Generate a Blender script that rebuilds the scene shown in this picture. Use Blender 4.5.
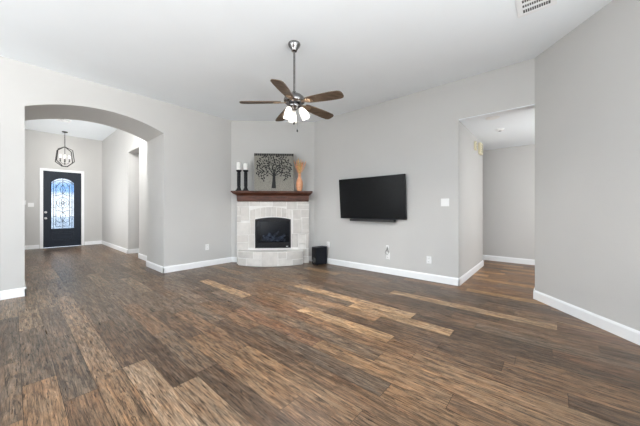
import bpy, math, random
from math import sin, cos, pi, radians, sqrt, atan2
from mathutils import Vector, Matrix

C = bpy.context.scene.collection
for o in list(bpy.data.objects):
    bpy.data.objects.remove(o)

# ------------------------------------------------------------------ camera
F, YAW, Y0, CAMH = 266.0, 0.714, 209.6, 1.13
cam_d = bpy.data.cameras.new('camera')
cam_d.sensor_width = 36.0
cam_d.lens = F / 640.0 * 36.0
cam_d.shift_y = -(213.0 - Y0) / 640.0
cam_d.clip_start = 0.02
cam = bpy.data.objects.new('camera', cam_d)
C.objects.link(cam)
cam.location = (0, 0, CAMH)
cam.rotation_euler = (pi / 2, 0, YAW)
bpy.context.scene.camera = cam

# ------------------------------------------------------------------ world
world = bpy.data.worlds.new('world')
bpy.context.scene.world = world
world.use_nodes = True
wn = world.node_tree
wn.nodes.clear()
tc = wn.nodes.new('ShaderNodeTexCoord')
sp = wn.nodes.new('ShaderNodeSeparateXYZ')
rp = wn.nodes.new('ShaderNodeValToRGB')
bg = wn.nodes.new('ShaderNodeBackground')
wo = wn.nodes.new('ShaderNodeOutputWorld')
wn.links.new(tc.outputs['Generated'], sp.inputs[0])
wn.links.new(sp.outputs['Z'], rp.inputs[0])
wn.links.new(rp.outputs[0], bg.inputs[0])
wn.links.new(bg.outputs[0], wo.inputs[0])
rp.color_ramp.elements[0].position = 0.0
rp.color_ramp.elements[0].color = (0.92, 0.95, 0.97, 1)
rp.color_ramp.elements[1].position = 0.5
rp.color_ramp.elements[1].color = (0.62, 0.78, 1.0, 1)
for p_, c_ in ((0.040, (0.92, 0.96, 1.0, 1)), (0.050, (0.20, 0.45, 0.85, 1)), (0.068, (0.25, 0.50, 0.88, 1)), (0.078, (0.85, 0.92, 1.0, 1)), (0.15, (0.80, 0.90, 1.0, 1))):
    e = rp.color_ramp.elements.new(p_)
    e.color = c_
bg.inputs[1].default_value = 3.0

vs = bpy.context.scene.view_settings
vs.view_transform = 'Standard'
vs.look = 'None'
vs.gamma = 1
vs.use_curve_mapping = False
vs.exposure = 0.33


def light(name, kind, loc, rot, energy, color=(1, 1, 1), size=None, size_y=None, radius=None, spread=180):
    d = bpy.data.lights.new(name, kind)
    d.energy = energy
    d.color = color
    if kind == 'AREA':
        d.shape = 'RECTANGLE'
        d.size = size
        d.size_y = size_y or size
        d.spread = radians(spread)
    if radius is not None:
        d.shadow_soft_size = radius
    o = bpy.data.objects.new(name, d)
    C.objects.link(o)
    o.location = loc
    o.rotation_euler = rot
    return o


# unseen daylight added behind and beside the camera, plus upward fills for the ceiling
light('window_daylight_south', 'AREA', (-1.6, -4.35, 1.55), (radians(95), 0, 0), 16, (0.985, 0.99, 1.0), 6.0, 2.3)
light('window_groundlight_south', 'AREA', (-1.6, -4.0, 0.5), (radians(165), 0, 0), 190, (0.97, 0.985, 1.0), 6.0, 0.8)
light('window_daylight_east', 'AREA', (2.27, -0.75, 1.5), (radians(98), 0, radians(90)), 30, (1.0, 0.99, 0.98), 2.9, 2.1, spread=75)
light('window_groundlight_east', 'AREA', (2.05, -0.75, 0.5), (radians(155), 0, radians(90)), 92, (0.985, 0.99, 1.0), 2.9, 0.8, spread=110)
# the angled wall's window (right of the frame) is added to light left wall and ceiling; its wall direction is (0.623, -0.782)
light('window_daylight_angled', 'AREA', (1.45, 2.15, 1.5), (radians(98), 0, radians(128.5)), 16, (0.97, 0.985, 1.0), 1.8, 2.0, spread=85)
light('window_groundlight_angled', 'AREA', (1.35, 2.05, 0.5), (radians(152), 0, radians(128.5)), 14, (0.985, 0.99, 1.0), 1.8, 0.7, spread=110)
# unseen fill lights added: foyer (no modelled window there), over the arch, side room, hall
light('foyer_window_daylight', 'AREA', (-9.0, -0.04, 1.6), (radians(105), 0, 0), 58, (0.98, 0.99, 1.0), 2.0, 2.0)
light('foyer_high_lamp', 'AREA', (-6.13, 0.93, 3.05), (radians(80), 0, radians(90)), 54, (1, 0.99, 0.97), 1.2, 0.25)
light('side_room_daylight', 'AREA', (-6.9, 3.15, 2.2), (radians(60), 0, radians(180)), 4, (1, 1, 1), 0.5, 0.5)
light('hall_daylight', 'AREA', (0.9, 4.75, 1.25), (radians(84), 0, radians(42)), 46, (0.98, 0.99, 1.0), 1.6, 1.8)

# ------------------------------------------------------------------ materials


def node_mat(name):
    m = bpy.data.materials.new(name)
    m.use_nodes = True
    nt = m.node_tree
    return m, nt, nt.nodes['Principled BSDF']


def mat(name, col, rough=0.6, metal=0.0, var=0.04, scale=12.0, bump=0.0, bscale=60.0, emit=None, estr=0.0, spec=0.5, stretch=None, coat=0.0):
    """principled material with a noise-driven colour variation and optional bump"""
    m, nt, b = node_mat(name)
    co = nt.nodes.new('ShaderNodeTexCoord')
    mp = nt.nodes.new('ShaderNodeMapping')
    if stretch:
        mp.inputs['Scale'].default_value = stretch
    nt.links.new(co.outputs['Object'], mp.inputs[0])
    nz = nt.nodes.new('ShaderNodeTexNoise')
    nz.inputs['Scale'].default_value = scale
    nz.inputs['Detail'].default_value = 4
    nt.links.new(mp.outputs[0], nz.inputs['Vector'])
    r = nt.nodes.new('ShaderNodeValToRGB')
    r.color_ramp.elements[0].position = 0.3
    r.color_ramp.elements[1].position = 0.7
    r.color_ramp.elements[0].color = tuple(max(0, c * (1 - var)) for c in col) + (1,)
    r.color_ramp.elements[1].color = tuple(min(1, c * (1 + var)) for c in col) + (1,)
    nt.links.new(nz.outputs[0], r.inputs[0])
    nt.links.new(r.outputs[0], b.inputs['Base Color'])
    b.inputs['Roughness'].default_value = rough
    b.inputs['Metallic'].default_value = metal
    b.inputs['Specular IOR Level'].default_value = spec
    b.inputs['Coat Weight'].default_value = coat
    if bump:
        n2 = nt.nodes.new('ShaderNodeTexNoise')
        n2.inputs['Scale'].default_value = bscale
        n2.inputs['Detail'].default_value = 6
        nt.links.new(mp.outputs[0], n2.inputs['Vector'])
        bp = nt.nodes.new('ShaderNodeBump')
        bp.inputs['Strength'].default_value = bump
        bp.inputs['Distance'].default_value = 0.01
        nt.links.new(n2.outputs[0], bp.inputs['Height'])
        nt.links.new(bp.outputs[0], b.inputs['Normal'])
    if emit:
        b.inputs['Emission Color'].default_value = emit + (1,)
        b.inputs['Emission Strength'].default_value = estr
    return m


M = {}
M['wall'] = mat('wall_paint', (0.555, 0.548, 0.533), 0.85, var=0.012, scale=2.0, bump=0.06, bscale=220, spec=0.25)
M['ceiling'] = mat('ceiling_paint', (0.86, 0.90, 0.93), 0.9, var=0.01, scale=2.0, bump=0.05, bscale=150, spec=0.2)
M['trim'] = mat('white_trim_paint', (0.86, 0.87, 0.88), 0.45, var=0.01)
M['dark_wall'] = mat('dim_side_room_paint', (0.25, 0.24, 0.23), 0.9, var=0.02)  # closet's lack of light put into a darker wall colour
M['nickel'] = mat('brushed_nickel', (0.24, 0.235, 0.235), 0.25, 1.0, var=0.1, scale=30)
M['dark_metal'] = mat('dark_bronze', (0.014, 0.013, 0.012), 0.5, 0.0, var=0.1)
M['black'] = mat('black_satin', (0.006, 0.006, 0.008), 0.42, var=0.1, spec=0.25)
M['black_matte'] = mat('black_matte', (0.006, 0.008, 0.013), 0.55, var=0.15, scale=40, spec=0.25)
M['candle'] = mat('white_wax', (0.88, 0.87, 0.84), 0.5, var=0.01)
M['plastic'] = mat('white_plastic', (0.84, 0.84, 0.83), 0.35, var=0.01)
M['cream'] = mat('cream_plastic', (0.72, 0.66, 0.46), 0.4, var=0.03)
M['slot'] = mat('dark_slot', (0.05, 0.05, 0.05), 0.7, var=0.1)
M['vent_dark'] = mat('vent_shadow_grey', (0.12, 0.12, 0.12), 0.8, var=0.1)
M['navy'] = mat('navy_door_paint', (0.0085, 0.015, 0.027), 0.5, var=0.3, scale=18, bump=0.15, bscale=40, stretch=(6, 6, 1), spec=0.3)
M['mantel'] = mat('stained_mantel_wood', (0.078, 0.024, 0.011), 0.42, var=0.5, scale=5, bump=0.1, bscale=30, stretch=(1.2, 9, 9), spec=0.35)
M['stone'] = mat('pale_limestone', (0.63, 0.60, 0.565), 0.85, var=0.07, scale=9, bump=0.5, bscale=60)
M['stone_b'] = mat('grey_limestone', (0.585, 0.56, 0.53), 0.85, var=0.08, scale=9, bump=0.5, bscale=60)
M['stone_c'] = mat('light_limestone', (0.69, 0.665, 0.63), 0.85, var=0.06, scale=9, bump=0.5, bscale=60)
M['grout'] = mat('white_mortar', (0.80, 0.785, 0.76), 0.9, var=0.03, scale=25, bump=0.3, bscale=120)
M['canvas'] = mat('weathered_grey_metal', (0.235, 0.225, 0.195), 0.75, var=0.28, scale=60, bump=0.2, bscale=90)
M['motif'] = mat('charcoal_cutout', (0.008, 0.009, 0.009), 0.7, var=0.1)
M['terracotta'] = mat('terracotta_glaze', (0.74, 0.36, 0.20), 0.55, var=0.14, scale=20, bump=0.2, bscale=60)
M['dried'] = mat('dried_grass_orange', (0.85, 0.44, 0.24), 0.8, var=0.15, scale=40)
M['dried_gold'] = mat('dried_grass_gold', (0.78, 0.52, 0.22), 0.8, var=0.25, scale=40)
M['firebrick'] = mat('sooty_firebox', (0.012, 0.017, 0.024), 0.7, var=0.3, scale=14)  # near-black with a blue tinge, mottled
M['log'] = mat('ash_grey_log', (0.30, 0.30, 0.31), 0.9, var=0.6, scale=16, bump=0.5, bscale=50)
M['blade'] = mat('fan_blade_wood', (0.12, 0.083, 0.055), 0.55, var=0.4, spec=0.3, scale=6, stretch=(1.0, 9, 9))
M['brass'] = mat('warm_blade_iron', (0.32, 0.22, 0.14), 0.35, 0.8, var=0.1)
M['shade'] = mat('frosted_lit_glass', (0.80, 0.79, 0.77), 0.4, var=0.01, emit=(1.0, 0.96, 0.91), estr=0.42)
_nt = M['shade'].node_tree
_pb = _nt.nodes['Principled BSDF']
_tl = _nt.nodes.new('ShaderNodeBsdfTranslucent')
_tl.inputs[0].default_value = (0.92, 0.91, 0.89, 1)
_mx = _nt.nodes.new('ShaderNodeMixShader')
_mx.inputs[0].default_value = 0.85
_nt.links.new(_pb.outputs[0], _mx.inputs[1])
_nt.links.new(_tl.outputs[0], _mx.inputs[2])
_nt.links.new(_mx.outputs[0], [n for n in _nt.nodes if n.type == 'OUTPUT_MATERIAL'][0].inputs[0])
M['bulb'] = mat('lit_bulb', (1, 0.95, 0.9), 0.4, var=0.01, emit=(1.0, 0.90, 0.78), estr=2.5)
M['screen'] = mat('television_screen', (0.006, 0.007, 0.008), 0.22, var=0.05, spec=0.3)
M['grass'] = mat('lawn', (0.10, 0.14, 0.07), 0.9, var=0.3, scale=3)
M['concrete'] = mat('porch_concrete', (0.75, 0.74, 0.72), 0.9, var=0.08, scale=4)
M['leaf'] = mat('hedge_leaf', (0.035, 0.06, 0.03), 0.8, var=0.5, scale=9)
M['badge'] = mat('silver_badge', (0.7, 0.7, 0.7), 0.3, 0.6, var=0.02)


def glass_mat(name, tint, refl, rough=0.02):
    m = bpy.data.materials.new(name)
    m.use_nodes = True
    nt = m.node_tree
    nt.nodes.clear()
    out = nt.nodes.new('ShaderNodeOutputMaterial')
    tr = nt.nodes.new('ShaderNodeBsdfTransparent')
    gl = nt.nodes.new('ShaderNodeBsdfGlossy')
    mx = nt.nodes.new('ShaderNodeMixShader')
    nz = nt.nodes.new('ShaderNodeTexNoise')
    nz.inputs['Scale'].default_value = 6
    co = nt.nodes.new('ShaderNodeTexCoord')
    nt.links.new(co.outputs['Object'], nz.inputs['Vector'])
    r = nt.nodes.new('ShaderNodeValToRGB')
    r.color_ramp.elements[0].position = 0.35
    r.color_ramp.elements[1].position = 0.65
    r.color_ramp.elements[0].color = tuple(c * 0.9 for c in tint) + (1,)
    r.color_ramp.elements[1].color = tuple(tint) + (1,)
    nt.links.new(nz.outputs[0], r.inputs[0])
    nt.links.new(r.outputs[0], tr.inputs[0])
    gl.inputs['Roughness'].default_value = rough
    mx.inputs[0].default_value = refl
    nt.links.new(tr.outputs[0], mx.inputs[1])
    nt.links.new(gl.outputs[0], mx.inputs[2])
    nt.links.new(mx.outputs[0], out.inputs[0])
    return m


M['pane'] = glass_mat('window_pane_glass', (0.95, 0.97, 0.97), 0.05)
M['door_glass'] = glass_mat('textured_door_glass', (0.58, 0.61, 0.64), 0.08, 0.15)
M['fire_glass'] = glass_mat('smoked_firebox_glass', (0.55, 0.60, 0.68), 0.018, 0.2)

# ------------------------------------------------------------------ mesh helpers


class MB:
    def __init__(s):
        s.v = []
        s.f = []
        s.mi = []
        s.mats = []
        s.sm = []

    def _m(s, m):
        if m is None:
            return 0
        if m not in s.mats:
            s.mats.append(m)
        return s.mats.index(m)

    def add(s, verts, faces, m=None, smooth=False, X=None):
        n = len(s.v)
        for v in verts:
            v = Vector(v)
            if X is not None:
                v = X @ v
            s.v.append(tuple(v))
        for f in faces:
            s.f.append([i + n for i in f])
            s.mi.append(s._m(m))
            s.sm.append(smooth)

    def box(s, x0, x1, y0, y1, z0, z1, m=None, X=None):
        V = [(x0, y0, z0), (x1, y0, z0), (x1, y1, z0), (x0, y1, z0), (x0, y0, z1), (x1, y0, z1), (x1, y1, z1), (x0, y1, z1)]
        Fc = [(0, 3, 2, 1), (4, 5, 6, 7), (0, 1, 5, 4), (1, 2, 6, 5), (2, 3, 7, 6), (3, 0, 4, 7)]
        s.add(V, Fc, m, False, X)

    def prism(s, poly, z0, z1, m=None, X=None):
        a = sum(poly[i][0] * poly[(i + 1) % len(poly)][1] - poly[(i + 1) % len(poly)][0] * poly[i][1] for i in range(len(poly)))
        if a < 0:
            poly = poly[::-1]
        n = len(poly)
        V = [(p[0], p[1], z0) for p in poly] + [(p[0], p[1], z1) for p in poly]
        Fc = [tuple(range(n))[::-1], tuple(range(n, 2 * n))] + [(i, (i + 1) % n, (i + 1) % n + n, i + n) for i in range(n)]
        s.add(V, Fc, m, False, X)

    def lathe(s, prof, m=None, seg=24, X=None, caps=True):
        V = []
        for r, z in prof:
            for i in range(seg):
                t = 2 * pi * i / seg
                V.append((r * cos(t), r * sin(t), z))
        Fc = []
        for j in range(len(prof) - 1):
            for i in range(seg):
                a = j * seg + i
                b = j * seg + (i + 1) % seg
                Fc.append((a, b, b + seg, a + seg))
        s.add(V, Fc, m, True, X)
        if caps:
            k = len(prof) - 1
            s.add([V[i] for i in range(seg)], [tuple(range(seg))[::-1]], m, False, X)
            s.add([V[k * seg + i] for i in range(seg)], [tuple(range(seg))], m, False, X)

    def tube(s, pts, r, m=None, seg=8, X=None, closed=False):
        pts = [Vector(p) for p in pts]
        n = len(pts)
        rr = r if isinstance(r, (list, tuple)) else [r] * n
        V = []
        up = None
        for i, p in enumerate(pts):
            if closed:
                d = pts[(i + 1) % n] - pts[i - 1]
            else:
                d = pts[min(i + 1, n - 1)] - pts[max(i - 1, 0)]
            d.normalize()
            if up is None:
                up = Vector((0, 0, 1)) if abs(d.z) < 0.9 else Vector((1, 0, 0))
            a = d.cross(up)
            if a.length < 1e-5:
                a = d.orthogonal()
            a.normalize()
            b = a.cross(d).normalized()
            up = b
            for k in range(seg):
                t = 2 * pi * k / seg
                V.append(p + (a * cos(t) + b * sin(t)) * rr[i])
        Fc = []
        lim = n if closed else n - 1
        for j in range(lim):
            for i in range(seg):
                a = j * seg + i
                b = j * seg + (i + 1) % seg
                c = ((j + 1) % n) * seg
                Fc.append((a, c + i, c + (i + 1) % seg, b))
        s.add(V, Fc, m, True, X)
        if not closed:
            s.add(V[:seg], [tuple(range(seg))], m, False, X)
            s.add(V[-seg:], [tuple(range(seg))[::-1]], m, False, X)

    def build(s, name, material=None, parent=None, bevel=0.0, loc=None):
        me = bpy.data.meshes.new(name)
        me.from_pydata(s.v, [], s.f)
        if s.mats:
            for m in s.mats:
                me.materials.append(m)
            me.polygons.foreach_set('material_index', s.mi)
        elif material:
            me.materials.append(material)
        me.polygons.foreach_set('use_smooth', s.sm)
        me.update()
        o = bpy.data.objects.new(name, me)
        C.objects.link(o)
        if parent:
            o.parent = parent
        if loc is not None:
            o.location = loc
        if bevel:
            b = o.modifiers.new('bevel', 'BEVEL')
            b.width = bevel
            b.segments = 2
            b.limit_method = 'ANGLE'
            b.angle_limit = radians(50)
        return o


def struct(o):
    o['kind'] = 'structure'
    return o


def tag(o, label, cat, group=None):
    o['label'] = label
    o['category'] = cat
    if group:
        o['group'] = group
    return o


def thing(name, label, cat, loc, rot=(0, 0, 0), group=None):
    o = bpy.data.objects.new(name, None)
    o.empty_display_size = 0.1
    C.objects.link(o)
    o.location = loc
    o.rotation_euler = rot
    return tag(o, label, cat, group)


# ------------------------------------------------------------------ room dimensions
H, HF, HH = 3.05, 3.40, 2.46          # living room, foyer and hall ceilings
XL, XB = -5.20, -6.10                 # arch wall: room face and foyer face
YT = 4.33                             # television wall
P0 = Vector((-5.20, 3.08, 0))         # diagonal fireplace wall
P1 = Vector((-3.918, 4.33, 0))
EV = (P1 - P0).normalized()
NV = Vector((EV.y, -EV.x, 0))
LEN = (P1 - P0).length
FX = Matrix(((EV.x, NV.x, 0, P0.x), (EV.y, NV.y, 0, P0.y), (0, 0, 1, 0), (0, 0, 0, 1)))   # (s, t, z) -> world
# local frame for fireplace: x = along the wall (s), y = out of the wall (t)
FROT = atan2(EV.y, EV.x)
R0 = Vector((-0.15, YT, 0))           # diagonal wall on the right
RD = Vector((0.623, -0.782, 0)).normalized()
R1 = R0 + RD * ((2.40 - R0.x) / RD.x)
YS = -4.5                             # wall behind the camera
XE = 2.40

# ------------------------------------------------------------------ floor planks
rng = random.Random(11)
PW, PO = 0.157, 0.037
pal = {
    'L': (0.470, 0.318, 0.195),   # light tan
    'P': (0.300, 0.215, 0.152),   # pinkish tan
    'O': (0.560, 0.315, 0.130),   # golden, carries the hall's warm light
    'C': (0.260, 0.135, 0.060),   # chestnut, warmed for the hall light
    'T': (0.260, 0.168, 0.105),   # tan
    'B': (0.178, 0.112, 0.072),   # brown
    'R': (0.160, 0.092, 0.062),   # red brown
    'D': (0.098, 0.066, 0.048),   # dark brown
    'G': (0.165, 0.126, 0.098),   # grey
    'S': (0.118, 0.094, 0.077),   # dark grey
    'W': (0.245, 0.182, 0.132),   # greyish tan
}
mean_c = (0.185, 0.122, 0.080)
pal = {k_: tuple(v * .74 + m_ * .26 for v, m_ in zip(c_, mean_c)) for k_, c_ in pal.items()}
rows = {   # row: (end x, colour) from low x to high x
    -4: [(-4.6, 'G'), (-3.4, 'D'), (-2.3, 'G'), (-1.2, 'B')],
    -3: [(-4.1, 'S'), (-2.9, 'G'), (-1.8, 'B'), (-.8, 'D')],
    -2: [(-4.9, 'D'), (-3.9, 'G'), (-2.8, 'S'), (-1.6, 'G')],
    -1: [(-5.3, 'G'), (-4.25, 'W'), (-3.0, 'S'), (-2.15, 'G'), (-1.0, 'T')],
    0: [(-4.9, 'W'), (-3.72, 'W'), (-2.55, 'S'), (-1.4, 'T')],
    1: [(-5.5, 'G'), (-4.35, 'W'), (-3.3, 'G'), (-2.16, 'S'), (-1.0, 'B')],
    2: [(-6.1, 'W'), (-4.8, 'G'), (-3.5, 'P'), (-2.3, 'P'), (-1.2, 'T')],
    3: [(-4.6, 'G'), (-3.4, 'G'), (-2.31, 'D'), (-1.1, 'P')],
    4: [(-5.3, 'G'), (-4.1, 'G'), (-2.95, 'S'), (-1.81, 'D'), (-.6, 'P')],
    5: [(-5.0, 'W'), (-3.8, 'G'), (-2.7, 'B'), (-1.85, 'G'), (-.8, 'D')],
    6: [(-4.5, 'G'), (-3.3, 'G'), (-2.4, 'D'), (-1.15, 'T'), (0.1, 'B')],
    7: [(-4.2, 'W'), (-3.1, 'G'), (-1.9, 'B'), (-.8, 'T'), (.4, 'B')],
    8: [(-4.8, 'G'), (-3.6, 'B'), (-2.55, 'G'), (-1.4, 'D'), (-.3, 'B')],
    9: [(-4.4, 'B'), (-3.2, 'G'), (-2.15, 'B'), (-.78, 'S'), (.4, 'T')],
    10: [(-5, 'D'), (-3.8, 'G'), (-2.7, 'D'), (-1.5, 'R'), (-.45, 'T'), (.6, 'B')],
    11: [(-4.6, 'G'), (-3.5, 'D'), (-2.3, 'G'), (-1.0, 'G'), (.1, 'T')],
    12: [(-4.2, 'D'), (-2.98, 'L'), (-1.9, 'R'), (-.8, 'B'), (.3, 'T')],
    13: [(-4.6, 'G'), (-3.3, 'D'), (-2.15, 'B'), (-1.05, 'L'), (0.08, 'B'), (1.1, 'D')],
    14: [(-4.3, 'G'), (-3.0, 'B'), (-1.9, 'G'), (-.7, 'D'), (-.26, 'D'), (.9, 'B')],
    15: [(-4.7, 'D'), (-3.5, 'S'), (-2.4, 'B'), (-1.35, 'T'), (-.2, 'D'), (1.0, 'B')],
    16: [(-4.1, 'T'), (-2.92, 'G'), (-1.79, 'S'), (-.68, 'L'), (.5, 'D')],
    17: [(-4.0, 'G'), (-2.87, 'T'), (-1.9, 'L'), (-1.1, 'L'), (.01, 'D'), (1.1, 'R')],
    18: [(-3.7, 'B'), (-2.5, 'G'), (-1.7, 'S'), (-.55, 'B'), (.6, 'G')],
    19: [(-4.1, 'D'), (-3.0, 'T'), (-1.9, 'D'), (-.8, 'D'), (.3, 'B')],
    20: [(-3.4, 'G'), (-2.3, 'B'), (-1.5, 'S'), (-.4, 'D'), (.7, 'B')],
    21: [(-3.9, 'S'), (-2.8, 'G'), (-1.65, 'D'), (-.9, 'L'), (.05, 'L'), (1.0, 'R')],
    22: [(-3.3, 'D'), (-2.2, 'G'), (-1.4, 'S'), (-.3, 'B'), (.8, 'T')],
    23: [(-3.6, 'G'), (-2.8, 'L'), (-1.7, 'G'), (-.6, 'S'), (.6, 'B')],
    24: [(-3.0, 'S'), (-1.9, 'B'), (-.9, 'S'), (.3, 'D')],
    25: [(-3.4, 'D'), (-2.2, 'S'), (-1.2, 'D'), (0, 'B')],
    26: [(-2.9, 'S'), (-1.8, 'D'), (-.9, 'C'), (.2, 'O')],  # from here on, the hall's warm light is put into plank colours
    27: [(-1.1, 'D'), (.2, 'C')],
    28: [(-.7, 'C'), (.4, 'C')],
    29: [(-.9, 'C'), (.4, 'R')],
    30: [(-.6, 'C'), (.4, 'T')],
    31: [(-.98, 'B'), (.4, 'O')],
    32: [(-.5, 'C'), (.4, 'R')],
    33: [(-.8, 'O'), (.4, 'C')],
    34: [(-.8, 'C'), (.4, 'C')],
    35: [(-.6, 'O'), (.4, 'C')],
    36: [(-.7, 'C'), (.4, 'R')],
    37: [(-.7, 'C'), (.4, 'O')],
    38: [(-.4, 'R'), (.4, 'C')],
    39: [(-.7, 'C'), (.4, 'O')],
    40: [(-.6, 'C'), (.4, 'C')],
    41: [(-.4, 'O'), (.4, 'C')],
}
fx0, fx1, fy0, fy1 = -11.3, 3.0, -4.6, 7.1
pv, pf, pc, pr = [], [], [], []
k0 = int(math.floor((fy0 - PO) / PW))
k1 = int(math.ceil((fy1 - PO) / PW))
GAP = 0.0011
for k in range(k0, k1):
    ya, yb = PO + k * PW, PO + (k + 1) * PW
    segs = []
    spec = rows.get(k)
    if spec:
        x = spec[0][0]
        left = []
        first = spec[0]
        xs = first[0] - rng.uniform(1.0, 1.22)
        segs.append((xs, first[0], first[1]))
        for (xe, c) in spec[1:]:
            segs.append((x, xe, c))
            x = xe
        while xs > fx0:
            xn = xs - 1.2
            segs.append((xn, xs, rng.choice('GGGGWWSBBD')))  # greyer mix towards the foyer, floor sheen put into the colour
            xs = xn
    else:
        x = fx0 - rng.uniform(0, 1.2)
        xs = x
    while x < fx1:
        xn = x + 1.2
        warm = (k > 26)  # hall planks tinted for its warm light
        segs.append((x, xn, rng.choice('CCCRTO' if warm else ('GGWWSBBDT' if x < -4 else 'BBDGSTTR'))))  # left fill planks greyed to hold the sheen
        x = xn
    for a, b, c in segs:
        a2, b2 = max(a, fx0), min(b, fx1)
        if b2 - a2 < 0.01:
            continue
        n = len(pv)
        pv += [(a2 + GAP, ya + GAP, 0), (b2 - GAP, ya + GAP, 0), (b2 - GAP, yb - GAP, 0), (a2 + GAP, yb - GAP, 0)]
        pf.append((n, n + 1, n + 2, n + 3))
        q = rng.uniform(0.86, 1.14)
        pc.append((pal[c][0] * q, pal[c][1] * q * .985, pal[c][2] * q * .92, 1))
        pr.append(rng.uniform(0, 50))
nb = len(pv)
pv += [(fx0, fy0, -0.004), (fx1, fy0, -0.004), (fx1, fy1, -0.004), (fx0, fy1, -0.004),
       (fx0, fy0, -0.12), (fx1, fy0, -0.12), (fx1, fy1, -0.12), (fx0, fy1, -0.12)]
base_faces = [(nb, nb + 1, nb + 2, nb + 3), (nb + 4, nb + 7, nb + 6, nb + 5), (nb, nb + 4, nb + 5, nb + 1), (nb + 1, nb + 5, nb + 6, nb + 2),
              (nb + 2, nb + 6, nb + 7, nb + 3), (nb + 3, nb + 7, nb + 4, nb)]
pf += base_faces
for _ in base_faces:
    pc.append((0.018, 0.013, 0.010, 1))
    pr.append(0)
me = bpy.data.meshes.new('floor')
me.from_pydata(pv, [], pf)
ca = me.color_attributes.new('plank', 'FLOAT_COLOR', 'CORNER')
ra = me.attributes.new('shift', 'FLOAT', 'FACE')
for i, p in enumerate(me.polygons):
    for li in p.loop_indices:
        ca.data[li].color = pc[i]
    ra.data[i].value = pr[i]


def floor_material():
    m, nt, b = node_mat('plank_floor')
    N, Lk = nt.nodes, nt.links
    at = N.new('ShaderNodeAttribute')
    at.attribute_name = 'plank'
    sh = N.new('ShaderNodeAttribute')
    sh.attribute_name = 'shift'
    co = N.new('ShaderNodeTexCoord')
    cb = N.new('ShaderNodeCombineXYZ')
    Lk.new(sh.outputs['Fac'], cb.inputs['X'])
    Lk.new(sh.outputs['Fac'], cb.inputs['Y'])
    Lk.new(sh.outputs['Fac'], cb.inputs['Z'])
    ad = N.new('ShaderNodeVectorMath')
    ad.operation = 'ADD'
    Lk.new(co.outputs['Object'], ad.inputs[0])
    Lk.new(cb.outputs[0], ad.inputs[1])

    def noise(sx, sy, scale, det, dist=0.0, rough=0.6):
        mp = N.new('ShaderNodeMapping')
        mp.inputs['Scale'].default_value = (sx, sy, 1)
        Lk.new(ad.outputs[0], mp.inputs[0])
        nz = N.new('ShaderNodeTexNoise')
        nz.inputs['Scale'].default_value = scale
        nz.inputs['Detail'].default_value = det
        nz.inputs['Distortion'].default_value = dist
        nz.inputs['Roughness'].default_value = rough
        Lk.new(mp.outputs[0], nz.inputs['Vector'])
        return nz.outputs[0]

    def ramp(src, p0, c0, p1, c1):
        r = N.new('ShaderNodeValToRGB')
        r.color_ramp.elements[0].position = p0
        r.color_ramp.elements[1].position = p1
        r.color_ramp.elements[0].color = (c0, c0, c0, 1) if not isinstance(c0, tuple) else c0
        r.color_ramp.elements[1].color = (c1, c1, c1, 1) if not isinstance(c1, tuple) else c1
        Lk.new(src, r.inputs[0])
        return r.outputs[0]

    def mul(a, bb, blend='MULTIPLY', fac=1.0):
        mx = N.new('ShaderNodeMix')
        mx.data_type = 'RGBA'
        mx.blend_type = blend
        mx.inputs[0].default_value = fac
        Lk.new(a, mx.inputs[6])
        Lk.new(bb, mx.inputs[7])
        return mx.outputs[2]

    grain = ramp(noise(0.9, 24, 5.0, 10, 0.35, 0.70), 0.37, 0.50, 0.65, 1.45)
    fine = ramp(noise(3.0, 90, 6.0, 5, 0.2, 0.7), 0.34, 0.62, 0.66, 1.34)
    blotch = ramp(noise(1.5, 11, 3.0, 8, 0.8, 0.7), 0.38, (0.50, 0.48, 0.47, 1), 0.60, (1.25, 1.24, 1.22, 1))
    warm = ramp(noise(1.5, 6, 3.3, 4, 0.8), 0.40, (0.97, 1.0, 1.03, 1), 0.66, (1.12, 0.99, 0.88, 1))
    knots = ramp(noise(1.6, 20, 5.0, 6, 0.8, 0.7), 0.38, 0.24, 0.46, 1.0)
    c = mul(at.outputs['Color'], grain)
    c = mul(c, fine)
    c = mul(c, blotch)
    c = mul(c, warm)
    c = mul(c, knots)
    Lk.new(c, b.inputs['Base Color'])
    ro = ramp(noise(1.0, 14, 5.0, 6, 0.6), 0.3, 0.26, 0.7, 0.42)
    Lk.new(ro, b.inputs['Roughness'])
    b.inputs['Specular IOR Level'].default_value = 0.30
    bp = N.new('ShaderNodeBump')
    bp.inputs['Strength'].default_value = 0.35
    bp.inputs['Distance'].default_value = 0.003
    Lk.new(noise(1.5, 16, 6.0, 8, 0.6), bp.inputs['Height'])
    Lk.new(bp.outputs[0], b.inputs['Normal'])
    return m


me.materials.append(floor_material())
fl = bpy.data.objects.new('floor', me)
C.objects.link(fl)
struct(fl)

# ------------------------------------------------------------------ ceilings
# living room ceiling follows the room outline
a = MB()
a.prism([(XL, YS - .1), (XE + .1, YS - .1), (XE + .1, R1.y), (R0.x + .02, YT + .05), (P1.x, YT + .05), (XL - .02, P0.y + .03)], H, H + 0.12)
struct(a.build('ceiling', M['ceiling']))
a = MB()
a.box(-11.4, XB + .02, -.2, 3.3, HF, HF + .1)
struct(a.build('ceiling_foyer', M['ceiling']))
a = MB()
a.box(-3.2, R0.x + .01, YT + .006, 7.1, HH, HH + .1)
a.box(R0.x + .01, 1.55, YT + .10, 7.1, HH, HH + .1)
struct(a.build('ceiling_hall', M['ceiling']))

# ------------------------------------------------------------------ walls
AY0, AY1, ASP, ACR = 0.10, 1.755, 2.485, 2.668
half = (AY1 - AY0) / 2
sag = ACR - ASP
RA = (half * half + sag * sag) / (2 * sag)
ym = (AY0 + AY1) / 2


def arch_z(y):
    return ACR - RA + sqrt(max(0, RA * RA - (y - ym) ** 2))


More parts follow.
